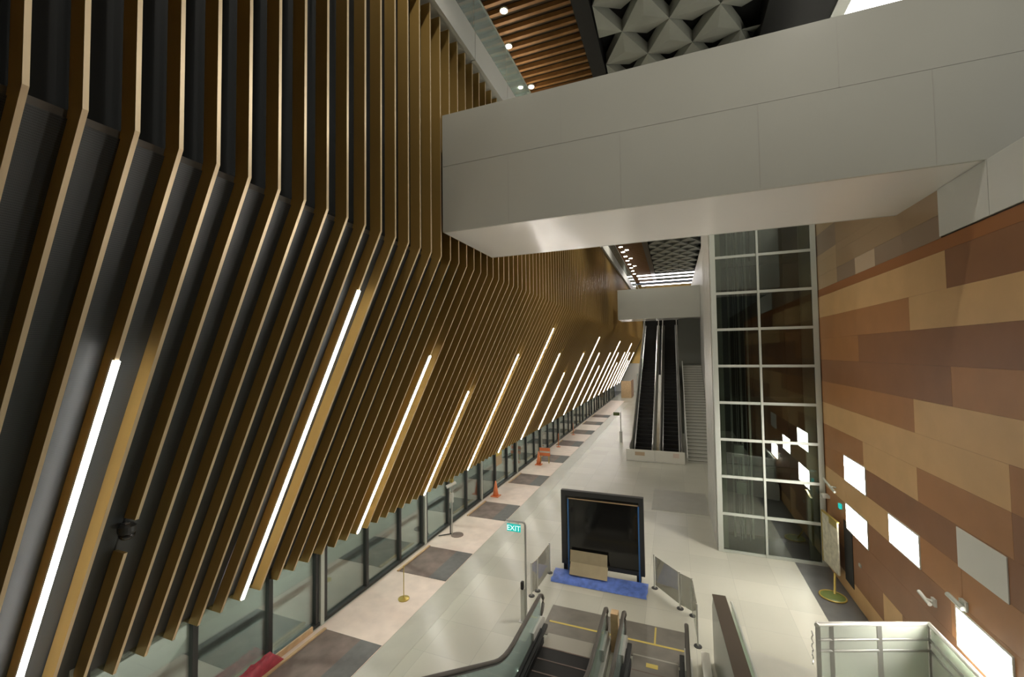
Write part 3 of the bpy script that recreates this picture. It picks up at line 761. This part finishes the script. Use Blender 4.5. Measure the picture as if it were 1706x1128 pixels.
pane(Lc, Lc.lerp(Rc, .55)); pane(Lc.lerp(Rc, .55), Rc); pane(Rc, Re)
ch = MB().tube([(2.27+.012*math.sin(a*1.9), 9.40+.03*math.cos(a*2.3), 1.75-a*.045) for a in range(14)], .012, 6)
tag(obj('hanging_chain', ch, 'steel'), 'chain hanging from the left corner of the glass stair railing', 'chain')

# ------------------------------------------------------------------ things along the glass front
t = thing('sensor_stand', 'dark pole stand with white sensor head beside the glass front', 'stand', (-8.2, 14.4, 0))
obj('pole', MB().tube([(-8.2, 14.4, .03), (-8.2, 14.4, 2.02)], .03, 10), 'steel', t)
obj('pole', MB().tube([(-8.28, 14.42, .03), (-8.28, 14.42, 1.0)], .022, 10), 'dark', t)
obj('sensor_head', MB().tube([(-8.32, 14.2, 1.88), (-8.08, 14.5, 2.0)], .07, 12), 'white', t)
obj('control_box', MB().box((-8.27, 14.32, 1.25), (-8.13, 14.44, 1.62)), 'white', t, .01)
obj('top_fitting', MB().box((-8.26, 14.34, 2.02), (-8.14, 14.46, 2.14)), 'gpost', t)
obj('base', MB().lathe((-8.0, 14.45, .006), [(.24, 0), (.24, .02), (.05, .05)], 22), 'matbrown', t)
obj('foot', MB().tube([(-8.62, 14.1, .03), (-8.2, 14.4, .05)], .022, 8), 'dark', t)
def post(lab, x, y, h, m, d=.025):
    t = thing('barrier_post', lab, 'post', (x, y, 0))
    obj('pole', MB().tube([(x, y, 0), (x, y, h)], d, 10), m, t)
    obj('base', MB().lathe((x, y, .005), [(.16, 0), (.16, .02), (.03, .05)], 18), m, t)
post('thin yellow post standing beside the second entrance mat', -7.40, 10.2, .95, 'gpost', .012)
def cone(lab, x, y, h):
    t = thing('traffic_cone', lab, 'cone', (x, y, 0))
    obj('base', MB().box((x-.2, y-.2, .005), (x+.2, y+.2, .04)), 'orange', t)
    obj('body', MB().lathe((x, y, .04), [(.15, 0), (.03, h)], 18), 'orange', t, smooth=True)
cone('orange cone by the glass front before the fourth entrance mat', -8.35, 19.0, .7)
cone('orange cone by the glass front near the fifth entrance mat', -8.1, 25.2, .8)
t = thing('barrier_board', 'orange barrier board standing by the fifth entrance mat', 'barrier', (-7.9, 25.72, 0))
obj('board', MB().box((-8.2, 25.7, .45), (-7.5, 25.75, .95)), 'orange', t)
for x in (-8.12, -7.58): obj('leg', MB().box((x-.025, 25.7, 0), (x+.025, 25.76, .45)), 'gpost', t)
obj('stripe', MB().box((-8.2, 25.695, .65), (-7.5, 25.7, .75)), 'white', t)
t = thing('hanging_notice', 'yellow notice hanging on the glass front under the fourth light line', 'notice', (-8.83, 20.5, 1.1))
obj('sheet', MB().box((-8.835, 20.1, 1.1), (-8.81, 20.9, 1.85)), 'p_tan', t)
obj('header', MB().box((-8.81, 20.1, 1.6), (-8.805, 20.9, 1.85)), 'yellow', t)
t = thing('site_hoarding', 'orange wooden hoarding block near the far end of the hall', 'hoarding', (-7.0, 66, 0))
obj('panel', MB().box((-7.7, 66, 0), (-6.2, 66.1, 2.6)), 'timber', t)
obj('side_panel', MB().box((-6.3, 66.1, 0), (-6.2, 70, 2.6)), 'w_org', t)
for i, (x, y, w_) in enumerate(((-4.0, 33.5, 'nearer'),)):
    t = thing('sign_post', 'small far post with a little green sign left of the far escalators', 'sign', (x, y, 0))
    obj('post', MB().tube([(x, y, 0), (x, y, 2.3)], .035, 8), 'steel', t)
    obj('reader_box', MB().box((x-.1, y-.1, 0), (x+.1, y+.1, .85)), 'steel2', t)
    obj('sign_plate', MB().box((x-.55, y-.02, 2.05), (x-.08, y+.02, 2.3)), 'green', t)
post('far orange post by the sixth entrance mat', -8.2, 30.4, 1.0, 'orange')
post('far orange post by the seventh entrance mat', -8.2, 35.3, 1.0, 'orange')

# ------------------------------------------------------------------ lights
def area(name, loc, size, power, col, rot=(0, 0, 0), spread=PI):
    ld = bpy.data.lights.new(name, 'AREA'); ld.energy = power; ld.shape = 'RECTANGLE'; ld.size, ld.size_y = size; ld.color = col; ld.spread = spread
    o = bpy.data.objects.new(name, ld); COL.objects.link(o); o.location = loc; o.rotation_euler = rot
    return o
def spot(name, loc, power, col, ang=120, rad=.15):
    ld = bpy.data.lights.new(name, 'SPOT'); ld.energy = power; ld.color = col; ld.spot_size = math.radians(ang); ld.spot_blend = .6; ld.shadow_soft_size = rad
    o = bpy.data.objects.new(name, ld); COL.objects.link(o); o.location = loc
    return o
# unseen spots added along the ceiling channels to brighten the hall
for y in (3, 14, 26, 40, 54, 68): spot('hall_fill_spot', (4.2, y, CZ-.15), 1100, (1, .93, .82))
for y in (5, 20, 34, 48, 62): spot('hall_fill_spot', (-2.55, y, CZ-.15), 700, (1, .93, .82))
for x, y in DL[:4]: spot('downlight_beam', (x, y, CZ-.1), 450, (1, .85, .66), 110, .1)
for y in (4, 14, 26, 40): area('outside_fill', (-17, y, 6), (1.5, 1.5), 1300, (1, 1, .93))  # unseen lights added outside to brighten the view through the glass
W = bpy.data.worlds.new('world'); S.world = W; W.use_nodes = True
W.node_tree.nodes['Background'].inputs[0].default_value = (.85, .9, 1, 1)
W.node_tree.nodes['Background'].inputs[1].default_value = .15
vs_ = S.view_settings
vs_.view_transform = 'Standard'; vs_.look = 'None'; vs_.gamma = 1; vs_.exposure = .47; vs_.use_curve_mapping = False
